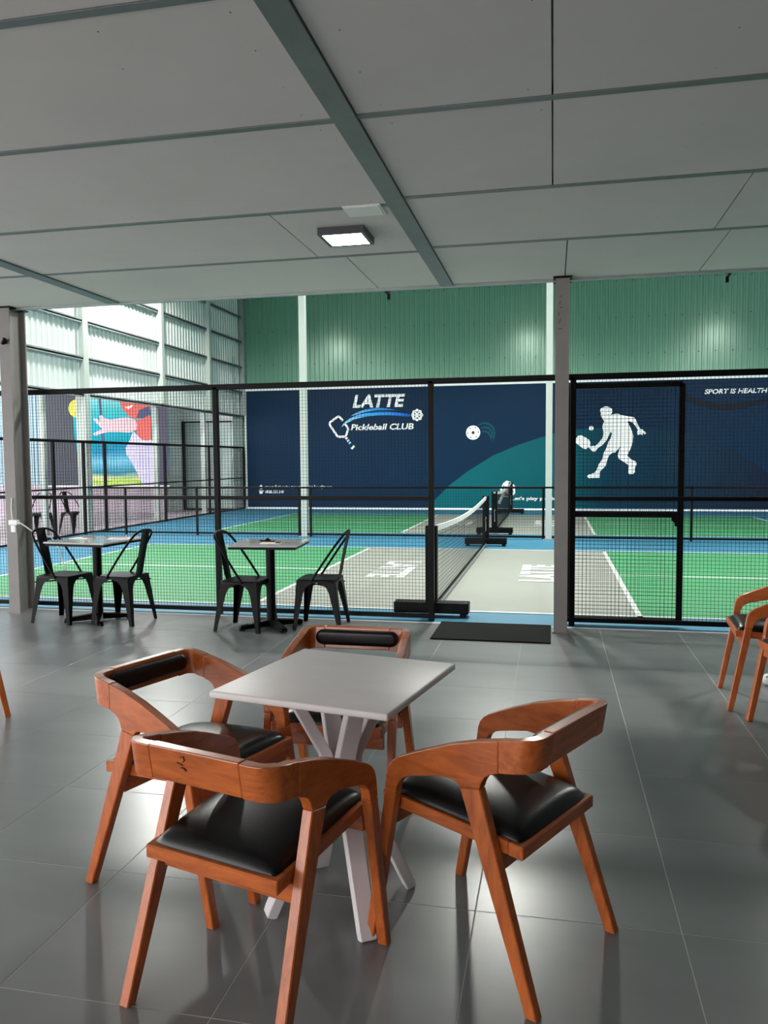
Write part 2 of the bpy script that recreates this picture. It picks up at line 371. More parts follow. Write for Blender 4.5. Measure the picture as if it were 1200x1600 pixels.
# --- lounge ceiling: cement boards between steel, board by board
ZC = 2.931
ceil = MB().box(-9.3, 5.5, -6.0, 6.80, ZC + .03, ZC + .14).build('ceiling', 'ceil_steel')
tag(ceil, 'lounge ceiling of grey cement boards between steel bars', 'ceiling', kind='structure')
def board(x0, x1, y0, y1):
    b = MB().box(x0 + .004, x1 - .004, y0 + .004, y1 - .004, ZC, ZC + .029).build('ceiling_board', 'ceil_board', ceil)
ROW_L = [6.80, 5.68, 4.62, 3.445, 2.46, 1.36, .26, -.84, -1.94]; ROW_R = [6.80, 5.60, 4.52, 3.43, 2.33, 1.23, .13, -.97, -2.07]
JOINT_L = {0: [-1.48], 1: [-1.68], 2: [], 3: [], 4: [-2.4]}; JOINT_R = {0: [.085, 1.12], 1: [1.01], 2: [-.012], 3: [-.012]}
for x0, x1, rows, joints in ((-7.05, -4.055, ROW_L, {0: [-5.2], 1: [-6]}), (-3.94, -.945, ROW_L, JOINT_L), (-.835, 2.16, ROW_R, JOINT_R), (2.27, 5.3, ROW_R, {})):
    for k in range(len(rows) - 1):
        y1, y0 = rows[k] - (.02 if k else 0), rows[k + 1] + .02
        cuts = [x0] + joints.get(k, [x0 + 2.0]) + [x1]
        for a, b in zip(cuts[:-1], cuts[1:]): board(a, b, y0, y1)
        if k: MB().box(x0, x1, rows[k] - .020, rows[k] + .020, ZC - .004, ZC + .029).build('cross_bar', 'ceil_steel', ceil)
for x0, x1 in ((-4.055, -3.94), (-.945, -.835), (2.16, 2.27), (-7.16, -7.05)):
    MB().box(x0, x1, -3, 6.80, ZC - .012, ZC + .03).build('main_beam', 'ceil_steel', ceil, bevel=.002)
MB().box(-9.3, 5.5, 6.80, 6.84, ZC - .02, 3.08).build('edge_beam', 'galv', ceil)
for x in (-1.42, 1.36):
    MB().box(x - .012, x + .012, 6.84, 6.95, ZC - .03, ZC + .0).box(x - .012, x + .012, 6.93, 6.96, ZC - .07, ZC).build('edge_bracket', 'black_steel', ceil)

# screw heads and scuffs left on the boards
m = MB(); rs = random.Random(3)
for x0, x1, rows in ((-3.94, -.945, ROW_L), (-.835, 2.16, ROW_R)):
    for k in range(5):
        for xx in (x0 + .12, x0 + .75, x0 + 1.45, x1 - .62, x1 - .10):
            for q in range(4):
                if rs.random() < .45: continue
                y = rows[k + 1] + .10 + q * (rows[k] - rows[k + 1] - .2) / 3 + rs.uniform(-.03, .03); x = xx + rs.uniform(-.03, .03); r = rs.uniform(.0025, .0045)
                m.add([(x + r * math.cos(t), y + r * math.sin(t), ZC - .0006) for t in [a * math.pi / 3 for a in range(6)]], [tuple(range(6))])
m.build('screw_heads', 'dirt', ceil, kind='stuff')

# ================================================================== STEEL COLUMNS
def h_column(name, label, x0, x1, y0, y1, z1, m, web=.012, fl=.016):
    xm = (x0 + x1) / 2
    c = thing(name, label, 'column', (xm, (y0 + y1) / 2, 0))
    hx, hy = (x1 - x0) / 2, (y1 - y0) / 2
    MB().box(-hx, hx, -hy, -hy + fl, 0, z1).box(-hx, hx, hy - fl, hy, 0, z1).box(-web / 2, web / 2, -hy + fl, hy - fl, 0, z1).build('shaft', m, c)
    MB().box(-hx - .012, hx + .012, -hy - .012, hy + .012, 0.0, .012).build('base_plate', m, c)
    MB().box(-hx - .02, hx + .02, -hy - .02, hy + .02, z1 - .014, z1).build('cap_plate', 'black_steel', c)
    return c
cr = h_column('steel_column', 'grey painted steel column between doormat and sliding gate', .012, .122, 6.72, 6.90, ZC, 'column_grey')
# marker scribble near the top of the column
sc_ = MB()
for dx, dz, l, a in ((-.012, -.16, .02, .3), (-.02, -.21, .03, 1.2), (-.012, -.25, .02, .2), (-.03, -.30, .03, 1.5), (-.022, -.36, .04, 1.2), (-.018, -.42, .035, 0)):
    p = Vector((dx, -.0915, ZC + dz)); q = Vector((math.cos(a) * l / 2, 0, math.sin(a) * l / 2)); sc_.bar(p - q, p + q, .003, .004, Vector((0, 1, 0)))
o = sc_.build('marker_scribble', 'ink', cr)
cl = h_column('steel_column', 'grey painted steel H column at the left edge carrying a socket', -5.155, -5.04, 6.72, 6.96, ZC, 'column_grey')
def slim_column(x, y, w_, d_, z1, label, m='column_white'):
    c = thing('slim_column', label, 'column', (x, y, 0))
    MB().box(-w_ / 2, w_ / 2, -d_ / 2, d_ / 2, 0, z1).build('shaft', m, c, bevel=.006)
    MB().box(-w_ / 2 - .04, w_ / 2 + .04, -d_ / 2 - .04, d_ / 2 + .04, 0, .015).build('base_plate', 'galv', c)
    return c
slim_column(-4.678, 14.66, .12, .12, HZ, 'slim white column left of the club logo')
slim_column(-.075, 14.66, .115, .12, HZ, 'slim white column half hidden behind the grey column')
slim_column(4.60, 14.66, .12, .12, HZ, 'slim white column at the far right of the courts')
slim_column(-9.363, 14.66, .215, .18, HZ, 'broad pale column in front of the poster on the left')
slim_column(-9.46, 13.45, .10, .10, 2.80, 'slim pale column over the dark band of the poster')
slim_column(-9.46, 17.84, .12, .10, 2.80, 'slim pale column beside the right edge of the poster')
slim_column(-9.46, 20.55, .12, .10, 2.80, 'slim pale column in front of the yard door')

# ================================================================== FENCES
def frame_rail(mb, a, b, w_=.045, t_=.04): mb.bar(Vector(a), Vector(b), w_, t_)
def wires(x0, x1, z0, z1, step, r, plane='y'):
    """square netting between the limits: one thin bar per wire"""
    mb = MB(); n = int(round((x1 - x0) / step)); k = int(round((z1 - z0) / step))
    for i in range(1, n):
        x = x0 + (x1 - x0) * i / n
        if plane == 'y': mb.box(x - r, x + r, -r, r, z0, z1)
        else: mb.box(-r, r, x - r, x + r, z0, z1)
    for i in range(1, k):
        z = z0 + (z1 - z0) * i / k
        if plane == 'y': mb.box(x0, x1, -r, r, z - r, z + r)
        else: mb.box(-r, r, x0, x1, z - r, z + r)
    return mb
FY = 7.05; FT = 2.15; FM = 1.11; FB = .045
def fence(label, posts, top0, top1, mid, loc, zt, zm, zb, step, r, pw=.05, plane='y', base=0.0):
    f = thing('mesh_fence', label, 'fence', loc)
    P = (lambda a, z: Vector((a, 0, z))) if plane == 'y' else (lambda a, z: Vector((0, a, z)))
    for x in posts: MB().bar(P(x, base), P(x, zt), pw, pw, Vector((1, 0, 0))).build('post', 'black_steel', f, bevel=.004, seg=1)
    MB().bar(P(top0, zt), P(top1, zt), pw, pw).build('top_rail', 'black_steel', f, bevel=.004, seg=1)
    for z, (a, b), w_ in mid:
        MB().bar(P(a, z), P(b, z), w_, w_ * .9).build('rail', 'black_steel', f, bevel=.003, seg=1)
    return f
L0, L1 = -5.17, -1.067
f1 = fence('tall black mesh fence between left column and court entrance', (L0, -3.115, L1), L0, 0.02, [(FM, (L0, L1), .036), (FB, (L0, L1), .04)], (0, FY, 0), FT, FM, FB, .03, .002)
for a, b in ((L0, -3.115), (-3.115, L1)):
    wires(a + .02, b - .02, FB + .02, FT - .02, .031, .0012).build('netting', 'mesh_black', f1, kind='stuff')
f2 = fence('tall black mesh fence right of the grey column', (.165, 3.2), 0.10, 5.2, [(FM, (.165, 5.2), .036), (FB + .01, (.12, 5.2), .04)], (0, FY, 0), FT, FM, FB, .03, .002)
wires(.19, 5.2, FB + .02, FT - .02, .031, .0012).build('netting', 'mesh_black', f2, kind='stuff')
f0 = fence('short run of black mesh fence beyond the left column', (-7.2, -5.3), -7.2, -5.3, [(FM, (-7.2, -5.3), .036), (FB, (-7.2, -5.3), .04)], (0, FY, 0), FT, FM, FB, .03, .002)
wires(-7.18, -5.32, FB + .02, FT - .02, .034, .0011).build('netting', 'mesh_black', f0, kind='stuff')
# sliding gate leaf pushed open behind the right-hand fence
gt = thing('sliding_gate', 'black mesh sliding gate leaf with latch behind right-hand fence', 'gate', (0, FY + .07, 0))
for x in (.135, 1.06): MB().bar(Vector((x, 0, .03)), Vector((x, 0, 2.08)), .05, .04, Vector((1, 0, 0))).build('stile', 'black_steel', gt, bevel=.004, seg=1)
MB().bar(Vector((.135, 0, 2.075)), Vector((1.06, 0, 2.075)), .045, .04).build('top_rail', 'black_steel', gt)
MB().bar(Vector((.135, 0, .05)), Vector((1.06, 0, .05)), .045, .04).build('bottom_rail', 'black_steel', gt)
MB().bar(Vector((.06, 0, .972)), Vector((1.06, 0, .972)), .05, .045).build('middle_rail', 'black_steel', gt, bevel=.004, seg=1)
MB().prism([(1.05, .96), (.985, .955), (.985, .925), (1.01, .905), (1.012, .875), (1.03, .872), (1.035, .91), (1.05, .915)], -.03, -.02).build('latch', 'black_steel', gt)
wires(.155, 1.04, .07, 2.06, .034, .0011).build('netting', 'mesh_black', gt, kind='stuff')
# fence along the side yard (runs away from the camera)
sf = fence('black mesh fence along the left side yard', (11.2, 13.42, 14.42, 15.2, 17.84, 20.4, 22.9), 11.2, 22.9, [(.95, (11.2, 22.9), .03), (.03, (11.2, 22.9), .035)], (-9.24, 0, 0), 1.87, .95, .03, .05, .003, pw=.055, plane='x')
wires(11.2, 22.9, .05, 1.85, .062, .0016, 'x').build('netting', 'mesh_black', sf, kind='stuff')
# low barrier between the two courts
lb = fence('low black barrier fence between the two courts', (-8.45, -6.9, -4.78, -4.55, -.17, 2.36, 4.5, 7.0), -9.2, 9.0, [(.045, (-9.2, 9.0), .035)], (0, 14.62, 0), .94, 0, .04, .05, .003, pw=.04)
wires(-9.2, 9.0, .06, .92, .05, .0014).build('netting', 'mesh_black', lb, kind='stuff')

# ================================================================== COURT NETS
def court_net(label, y0, y1):
    t = thing('court_net', label, 'net', (XC - .01, y0, 0)); Ln = y1 - y0
    for y, s in ((0, 1), (Ln, -1)):
        p = MB().box(-.055, .055, y - .04, y + .04, .06, .845).build('net_post', 'black_steel', t, bevel=.006, seg=1)
        MB().box(-.02, .02, y - .05, y - .04, .80, .83).build('post_plate', 'silver', p)
        pts = [(.0, y - .055, .50), (.012, y - .062, .47), (-.008, y - .062, .44), (.004, y - .055, .42), (.004, y - .055, .28), (.014, y - .06, .27), (-.006, y - .06, .255)]
        MB().tube(pts, .005, 5).build('tension_hook', 'silver', p)
        MB().box(-.35, .35, y - .075, y + .075, .035, .135).build('base_foot', 'black_steel', t, bevel=.008)
        for x in (-.3, .3): MB().box(x - .03, x + .03, y - .06, y + .06, 0, .035).build('caster', 'black_steel', t)
    zt = lambda y: .835 - .075 * math.sin(math.pi * y / Ln)
    n = 30; m = MB(); a, b = .04, Ln - .04
    for i in range(n):
        ya, yb = a + (b - a) * i / n, a + (b - a) * (i + 1) / n
        m.add([(-.008, ya, zt(ya) - .055), (.008, ya, zt(ya) - .055), (.008, ya, zt(ya)), (-.008, ya, zt(ya)), (-.008, yb, zt(yb) - .055), (.008, yb, zt(yb) - .055), (.008, yb, zt(yb)), (-.008, yb, zt(yb))],
              [(0, 1, 5, 4), (1, 2, 6, 5), (2, 3, 7, 6), (3, 0, 4, 7)])
    m.build('top_tape', 'line_white', t)
    m = MB(); r = .0011
    k = int((b - a) / .05)
    for i in range(1, k):
        y = a + (b - a) * i / k; m.box(-r, r, y - r, y + r, .07, zt(y) - .05)
    for i in range(0, 16):
        f = i / 16
        for j in range(16):
            ya, yb = a + (b - a) * j / 16, a + (b - a) * (j + 1) / 16
            m.bar(Vector((0, ya, .07 + f * (zt(ya) - .125))), Vector((0, yb, .07 + f * (zt(yb) - .125))), .0026, .0026)
    m.build('netting', 'mesh_black', t, kind='stuff')
    MB().box(-.012, .012, a, b, .055, .075).build('bottom_band', 'black_steel', t)
    MB().box(-.02, .02, a, b, .035, .055).build('base_bar', 'galv', t)
court_net('white taped net across the nearer court', 7.29, 13.40)
court_net('white taped net across the farther court', 15.45, 21.40)

# ================================================================== BACK WALL BANNER
bn = thing('wall_banner', 'long navy club banner hung across the green back wall', 'banner', (0, 23.05, 0))
MB().box(-9.24, 9.0, 0, .03, .0, 3.645).build('sheet', 'print_navy', bn)
for a in ((-9.24, 9.0, 3.585, 3.645), (-9.24, 9.0, .0, .05), (-9.24, -9.19, .05, 3.585)):
    MB().box(a[0], a[1], -.004, .002, a[2], a[3]).build('white_border', 'print_white', bn)
def printed(name, poly, m, parent, y=-.006):
    return MB().add([(x, y, z) for x, z in poly], [tuple(range(len(poly)))]).build(name, m, parent, fix=False)
HILL = [(-3.428, 0.229), (-2.994, 0.679), (-2.434, 1.105), (-1.698, 1.561), (-0.973, 1.864), (-0.047, 2.16), (0.393, 2.261), (1.486, 2.315), (2.508, 2.299), (3.512, 2.161), (4.337, 1.89), (4.993, 1.503), (5.644, 1.052), (6.8, .05), (-3.56, .05)]
printed('teal_hill', HILL, 'print_teal', bn, -.004)
printed('dark_crescent', [(3.40, 3.26), (3.806, 3.054), (4.16, 2.947), (4.511, 2.914), (4.974, 2.928), (5.318, 2.982), (5.6, 3.036), (5.95, 3.2), (5.602, 2.951), (5.32, 2.859), (4.978, 2.756), (4.631, 2.726), (4.281, 2.746), (3.809, 2.88), (3.523, 3.011)], 'crescent_dark', bn)  # dark curved band across the upper right of the banner
SIL = [(1.409, 2.907), (1.509, 2.884), (1.59, 2.823), (1.596, 2.735), (1.554, 2.668), (1.654, 2.684), (1.739, 2.694), (1.839, 2.651), (1.939, 2.631), (2.053, 2.609), (2.166, 2.592), (2.229, 2.517), (2.281, 2.385), (2.334, 2.272), (2.41, 2.242), (2.504, 2.147), (2.468, 2.112), (2.411, 2.148), (2.412, 2.083), (2.347, 2.12), (2.285, 2.091), (2.261, 2.18), (2.283, 2.238), (2.226, 2.327), (2.154, 2.431), (2.068, 2.476), (1.998, 2.472), (2.07, 2.344), (2.128, 2.196), (2.167, 2.063), (2.146, 1.887), (2.092, 1.711), (2.009, 1.535), (2.124, 1.416), (2.238, 1.37), (2.267, 1.296), (2.217, 1.193), (2.219, 1.075), (2.171, 1.016), (2.072, 1.017), (2.031, 1.061), (2.055, 1.209), (2.026, 1.283), (1.897, 1.373), (1.782, 1.448), (1.758, 1.537), (1.793, 1.684), (1.835, 1.817), (1.779, 1.729), (1.694, 1.626), (1.608, 1.612), (1.523, 1.539), (1.467, 1.391), (1.44, 1.257), (1.354, 1.168), (1.283, 1.094), (1.276, 0.915), (1.155, 0.916), (0.981, 0.91), (0.928, 0.961), (0.98, 1.006), (1.124, 1.05), (1.187, 1.124), (1.252, 1.303), (1.352, 1.451), (1.373, 1.6), (1.449, 1.747), (1.491, 1.895), (1.561, 2.012), (1.597, 2.16), (1.559, 2.196), (1.517, 2.102), (1.447, 1.955), (1.348, 1.837), (1.205, 1.735), (1.148, 1.646), (1.076, 1.647), (1.017, 1.722), (0.973, 1.776), (0.901, 1.723), (0.814, 1.739), (0.711, 1.83), (0.624, 1.89), (0.617, 2.01), (0.68, 2.099), (0.767, 2.106), (0.884, 2.045), (0.986, 1.975), (1.016, 1.886), (1.002, 1.797), (1.074, 1.811), (1.146, 1.804), (1.232, 1.883), (1.346, 2.03), (1.367, 2.163), (1.337, 2.341), (1.356, 2.43), (1.384, 2.488), (1.326, 2.578), (1.288, 2.667), (1.296, 2.726), (1.261, 2.771), (1.286, 2.844)]
printed('player_silhouette', SIL, 'print_white', bn)
printed('printed_ball', arc(1.035, 2.302, .064, 0, 345, 23), 'print_white', bn)
def ribbon(name, pts, width, m, parent, closed=False, y=-.007):
    n = len(pts); mb = MB(); vs = []
    for i, p in enumerate(pts):
        a = Vector(pts[(i - 1) % n] if closed or i else p); b = Vector(pts[(i + 1) % n] if closed or i < n - 1 else p)
        d = (b - a).normalized(); q = Vector((-d.y, d.x)); w_ = width[i] if isinstance(width, (list, tuple)) else width
        P = Vector(p); vs += [P + q * w_ / 2, P - q * w_ / 2]
    mb.add([(v.x, y, v.y) for v in vs], [(2 * i, 2 * i + 1, (2 * i + 3) % (2 * n), (2 * i + 2) % (2 * n)) for i in range(n if closed else n - 1)])
    return mb.build(name, m, parent, fix=False)
ribbon('logo_paddle', [(-6.135, 2.639), (-6.22, 2.735), (-6.274, 2.768), (-6.32, 2.745), (-6.53, 2.60), (-6.548, 2.55), (-6.53, 2.50), (-6.31, 2.18), (-6.27, 2.163), (-6.071, 2.163), (-6.03, 2.23), (-5.975, 2.387), (-6.0, 2.45), (-6.089, 2.555)], .062, 'print_white', bn)
for a, b, m_ in (((-6.045, 2.135), (-6.015, 2.093), 'print_white'), ((-5.995, 2.065), (-5.965, 2.025), 'print_white'), ((-5.945, 1.995), (-5.915, 1.955), 'swoosh_run')):
    ribbon('logo_handle', [a, b], .075, m_, bn)
ribbon('logo_handle', [(-5.885, 1.80), (-5.79, 1.885)], .065, 'print_white', bn)
printed('logo_swoosh', [(-6.2, 2.43), (-6.104, 2.57), (-5.947, 2.687), (-5.698, 2.793), (-5.388, 2.856), (-5.051, 2.879), (-4.685, 2.871), (-4.351, 2.829), (-4.095, 2.786), (-4.111, 2.727), (-4.382, 2.741), (-4.746, 2.775), (-5.113, 2.776), (-5.482, 2.738), (-5.792, 2.669), (-6.042, 2.553)], 'swoosh_run', bn)
printed('logo_swoosh', [(-5.9, 2.767), (-5.697, 2.877), (-5.418, 2.961), (-5.111, 2.996), (-4.806, 2.978), (-4.502, 2.918), (-4.806, 2.93), (-5.111, 2.93), (-5.419, 2.886), (-5.667, 2.822)], 'swoosh_run', bn)
lb_ = printed('logo_ball', [(-3.894 + (.168 + .012 * math.cos(8 * t)) * math.cos(t), 2.762 + (.168 + .012 * math.cos(8 * t)) * math.sin(t)) for t in [2 * math.pi * k / 48 for k in range(48)]], 'print_white', bn)
for k in range(6):
    t = math.radians(30 + 60 * k); printed('ball_hole', arc(-3.894 + .085 * math.cos(t), 2.762 + .085 * math.sin(t), .024, 0, 324, 9), 'print_navy', lb_, -.008)
T = lambda x0, x1, z0, z1: (lambda u, v: Vector((x0 + (x1 - x0) * u, -.007, z0 + (z1 - z0) * v)))
fit_text('logo_lettering', 'LATTE', T(-5.83, -4.242, 3.012, 3.39), 'print_white', bn, bold=.035, shear=.22)
fit_text('logo_lettering', 'Pickleball CLUB', T(-5.895, -4.0, 2.345, 2.53), 'print_white', bn, bold=.025, shear=.2)
fit_text('slogan_lettering', 'SPORT IS HEALTH', T(4.0, 5.585, 3.175, 3.305), 'print_white', bn, bold=.025, shear=.2)
fit_text('slogan_lettering', "Let's play pickleball", T(-1.161, .36, .255, .385), 'print_white', bn, bold=.028)
fit_text('contact_lettering', 'KHU PHỐ TÂN HÒA QUANG, P. THỦ DẦU, VIỆT NAM', T(-8.62, -6.51, .60, .73), 'print_white', bn, bold=.02)
fit_text('contact_lettering', '0908.151.149', T(-8.62, -8.02, .47, .565), 'print_white', bn, bold=.03)
printed('house_icon', [(-8.80, .60), (-8.70, .60), (-8.70, .66), (-8.68, .66), (-8.75, .735), (-8.82, .66), (-8.80, .66)], 'print_white', bn)
printed('phone_icon', [(-8.80, .46), (-8.70, .46), (-8.69, .52), (-8.67, .52), (-8.67, .56), (-8.83, .56), (-8.83, .52), (-8.81, .52)], 'print_white', bn)
sb_ = printed('pickleball_print', arc(-2.262, 2.228, .205, 0, 350, 35), 'print_white', bn)
printed('ball_hole', arc(-2.262, 2.228, .045, 0, 340, 17), 'print_black', sb_, -.009)
for k in range(6):
    t = math.radians(5 + 60 * k); printed('ball_hole', arc(-2.262 + .15 * math.cos(t), 2.228 + .15 * math.sin(t), .018, 0, 324, 9), 'print_black', sb_, -.009)
for pts in ([(-2.12, 2.44), (-1.98, 2.50), (-1.83, 2.48), (-1.70, 2.38), (-1.645, 2.2), (-1.70, 1.95)], [(-2.04, 2.35), (-1.93, 2.38), (-1.80, 2.34), (-1.72, 2.22), (-1.705, 1.99)], [(-2.03, 2.24), (-1.93, 2.265), (-1.82, 2.22), (-1.76, 2.12), (-1.71, 1.96)]):
    ribbon('motion_arc', pts, [.02 + .05 * math.sin(math.pi * (k + .6) / (len(pts))) for k in range(len(pts))], 'print_arc', bn, y=-.007)
# printed bag-and-paddle emblem by the slogan
PB = [(-1.457, 0.37), (-1.46, 0.482), (-1.491, 0.586), (-1.4, 0.77), (-1.31, 0.843), (-1.196, 0.815), (-1.071, 0.701), (-1.055, 0.494), (-1.104, 0.425), (-1.24, 0.44), (-1.33, .46)]
pb = printed('paddle_print', PB, 'print_white', bn)
ribbon('paddle_handle', [(-1.40, .44), (-1.47, .31), (-1.525, .18)], .08, 'print_white', pb)
ribbon('paddle_handle', [(-1.41, .40), (-1.25, .385)], .03, 'print_white', pb)
ribbon('paddle_detail', [(-1.38, .70), (-1.41, .58), (-1.37, .50), (-1.28, .47)], .025, 'print_navy', pb, y=-.009)
for x, z in ((-1.24, .70), (-1.15, .62), (-1.14, .53), (-1.2, .60)): printed('ball_hole', arc(x, z, .03, 0, 324, 9), 'print_black', pb, -.009)

# ================================================================== YARD POSTER
ps = thing('wall_poster', 'big poster of a player tossing a yellow ball in the side yard', 'poster', (0, 21.0, 0))
MB().box(-14.76, -10.76, 0, .03, .775, 3.6).build('sheet', 'poster_teal', ps)
printed('white_edge', [(-14.80, .745), (-10.74, .745), (-10.74, .785), (-14.80, .785)], 'print_white', ps)
printed('dark_field', [(-14.76, .78), (-13.50, .78), (-13.51, 1.0), (-13.527, 1.255), (-13.635, 1.63), (-13.722, 2.13), (-13.749, 2.814), (-13.66, 3.3), (-13.6, 3.6), (-14.76, 3.6)], 'poster_dark', ps)
printed('dark_band', [(-11.12, .78), (-10.76, .78), (-10.76, 3.6), (-11.17, 3.6)], 'poster_dark2', ps)
printed('white_strip', [(-11.22, .78), (-11.12, .78), (-11.17, 3.6), (-11.24, 3.6)], 'print_white', ps, -.007)
printed('grass_strip', [(-13.50, .78), (-11.4, .78), (-11.4, .90), (-12.2, 1.0), (-12.9, .92), (-13.51, 1.0)], 'poster_grass', ps, -.005)
ribbon('pole', [(-12.87, 3.3), (-12.82, 2.3), (-12.76, .95)], .075, 'poster_pole', ps)
printed('shirt', [(-11.831, 2.35), (-11.7, 2.226), (-11.57, 2.096), (-11.404, 2.064), (-11.263, 2.098), (-11.206, 1.976), (-11.17, 0.78), (-11.559, 0.784), (-11.734, 1.123), (-11.893, 1.431), (-12.071, 1.679), (-12.083, 1.863), (-11.94, 2.107)], 'poster_shirt', ps, -.009)
printed('face', [(-12.227, 3.168), (-12.149, 2.967), (-11.953, 2.78), (-11.789, 2.70), (-11.553, 2.70), (-11.267, 2.80), (-11.256, 3.6), (-12.3, 3.6)], 'poster_red', ps, -.009)
printed('smile', [(-12.08, 3.03), (-11.95, 2.98), (-11.86, 3.02), (-11.80, 3.10), (-11.95, 3.06)], 'print_white', ps, -.012)
printed('collar', [(-11.62, 2.95), (-11.3, 3.05), (-11.27, 2.80), (-11.5, 2.70), (-11.72, 2.72)], 'poster_pole', ps, -.011)
printed('neck', [(-11.789, 2.64), (-11.553, 2.681), (-11.316, 2.799), (-11.246, 2.676), (-11.263, 2.098), (-11.404, 2.064), (-11.57, 2.096), (-11.7, 2.226), (-11.746, 2.38), (-11.826, 2.503)], 'poster_red', ps, -.012)
printed('arm', [(-13.094, 2.74), (-12.974, 2.738), (-12.868, 2.628), (-12.886, 2.798), (-12.817, 2.827), (-12.734, 2.734), (-12.531, 2.684), (-12.258, 2.725), (-11.987, 2.75), (-11.74, 2.66), (-11.70, 2.531), (-11.72, 2.38), (-11.934, 2.306), (-12.271, 2.326), (-12.611, 2.331), (-12.783, 2.303), (-13.026, 2.229), (-13.128, 2.277), (-12.952, 2.367), (-12.814, 2.411), (-12.88, 2.49), (-13.046, 2.647)], 'poster_skin', ps, -.014)
printed('yellow_ball', arc(-13.62, 3.03, .262, 0, 350, 35), 'poster_yellow', ps, -.009)

# ================================================================== WOODEN ARMCHAIR
def fillet_back():
    """curved corner of the back: rectangular band swept round the bend"""
    return None
XO, YO, RB, TH = .242, -.274, .062, .032
XF = .262                     # the arms spread to this half width at the front
def arm_x(y): return XO + (XF - XO) * min(1, max(0, (y + .168) / .37))
def band_z(y):           # top and bottom of the arm band along its length
    tp = [(-.175, .712), (-.23, .724), (-.30, .731)]; bt = [(-.175, .622), (-.23, .632), (-.30, .637)]
    def ip(t):
        for (a, b), (c, d) in zip(t[:-1], t[1:]):
            if c <= y <= a: return b + (d - b) * (y - a) / (c - a)
        return t[0][1] if y > t[0][0] else t[-1][1]
    return ip(tp), ip(bt)
def lean(z): return -(z - .68) * .16          # the back tips slightly rearwards towards its top
def corner_mesh(s):
    mb = MB(); st = []
    n = 10
    st.append(((XO, -.168), (1, 0)))
    for k in range(n + 1):
        a = math.radians(-90 * k / n)
        st.append(((XO - RB + RB * math.cos(a), YO + RB + RB * math.sin(a)), (math.cos(a), math.sin(a))))
    st.append(((XO - RB - .035, YO), (0, -1)))
    vs = []; fs = []
    for i, ((x, y), (nx, ny)) in enumerate(st):
        zt, zb = band_z(y); f = min(1, max(0, (-.168 - y) / .1))
        for dx, z in ((0, zb), (0, zt), (TH, zt), (TH, zb)):
            vs.append((s * (x - nx * dx), y - ny * dx + lean(z) * f, z))
    m = len(st)
    for i in range(m - 1):
        for k in range(4): fs.append((4 * i + k, 4 * i + (k + 1) % 4, 4 * i + 4 + (k + 1) % 4, 4 * i + 4 + k))
    fs += [(0, 1, 2, 3), tuple(4 * (m - 1) + k for k in (3, 2, 1, 0))]
    return mb.add(vs, fs)
ARM_POLY = [(-.168, .7105), (-.10, .695), (-.014, .669), (.06, .640), (.115, .617), (.152, .600), (.175, .585), (.190, .567), (.198, .545), (.202, .518), (.206, .485),
            (.166, .485), (.163, .505), (.155, .522), (.142, .536), (.125, .546), (.100, .553), (.05, .565), (.005, .574), (-.025, .573), (-.042, .566), (-.050, .556),
            (-.112, .566), (-.118, .585), (-.128, .601), (-.143, .612), (-.168, .6208)]
def leg4(q, s):
    return MB().add([(s * (x - d), y, z) for d in (0, TH) for x, y, z in q], [(0, 1, 2, 3), (7, 6, 5, 4)] + [(i, i + 4, (i + 1) % 4 + 4, (i + 1) % 4) for i in range(4)])
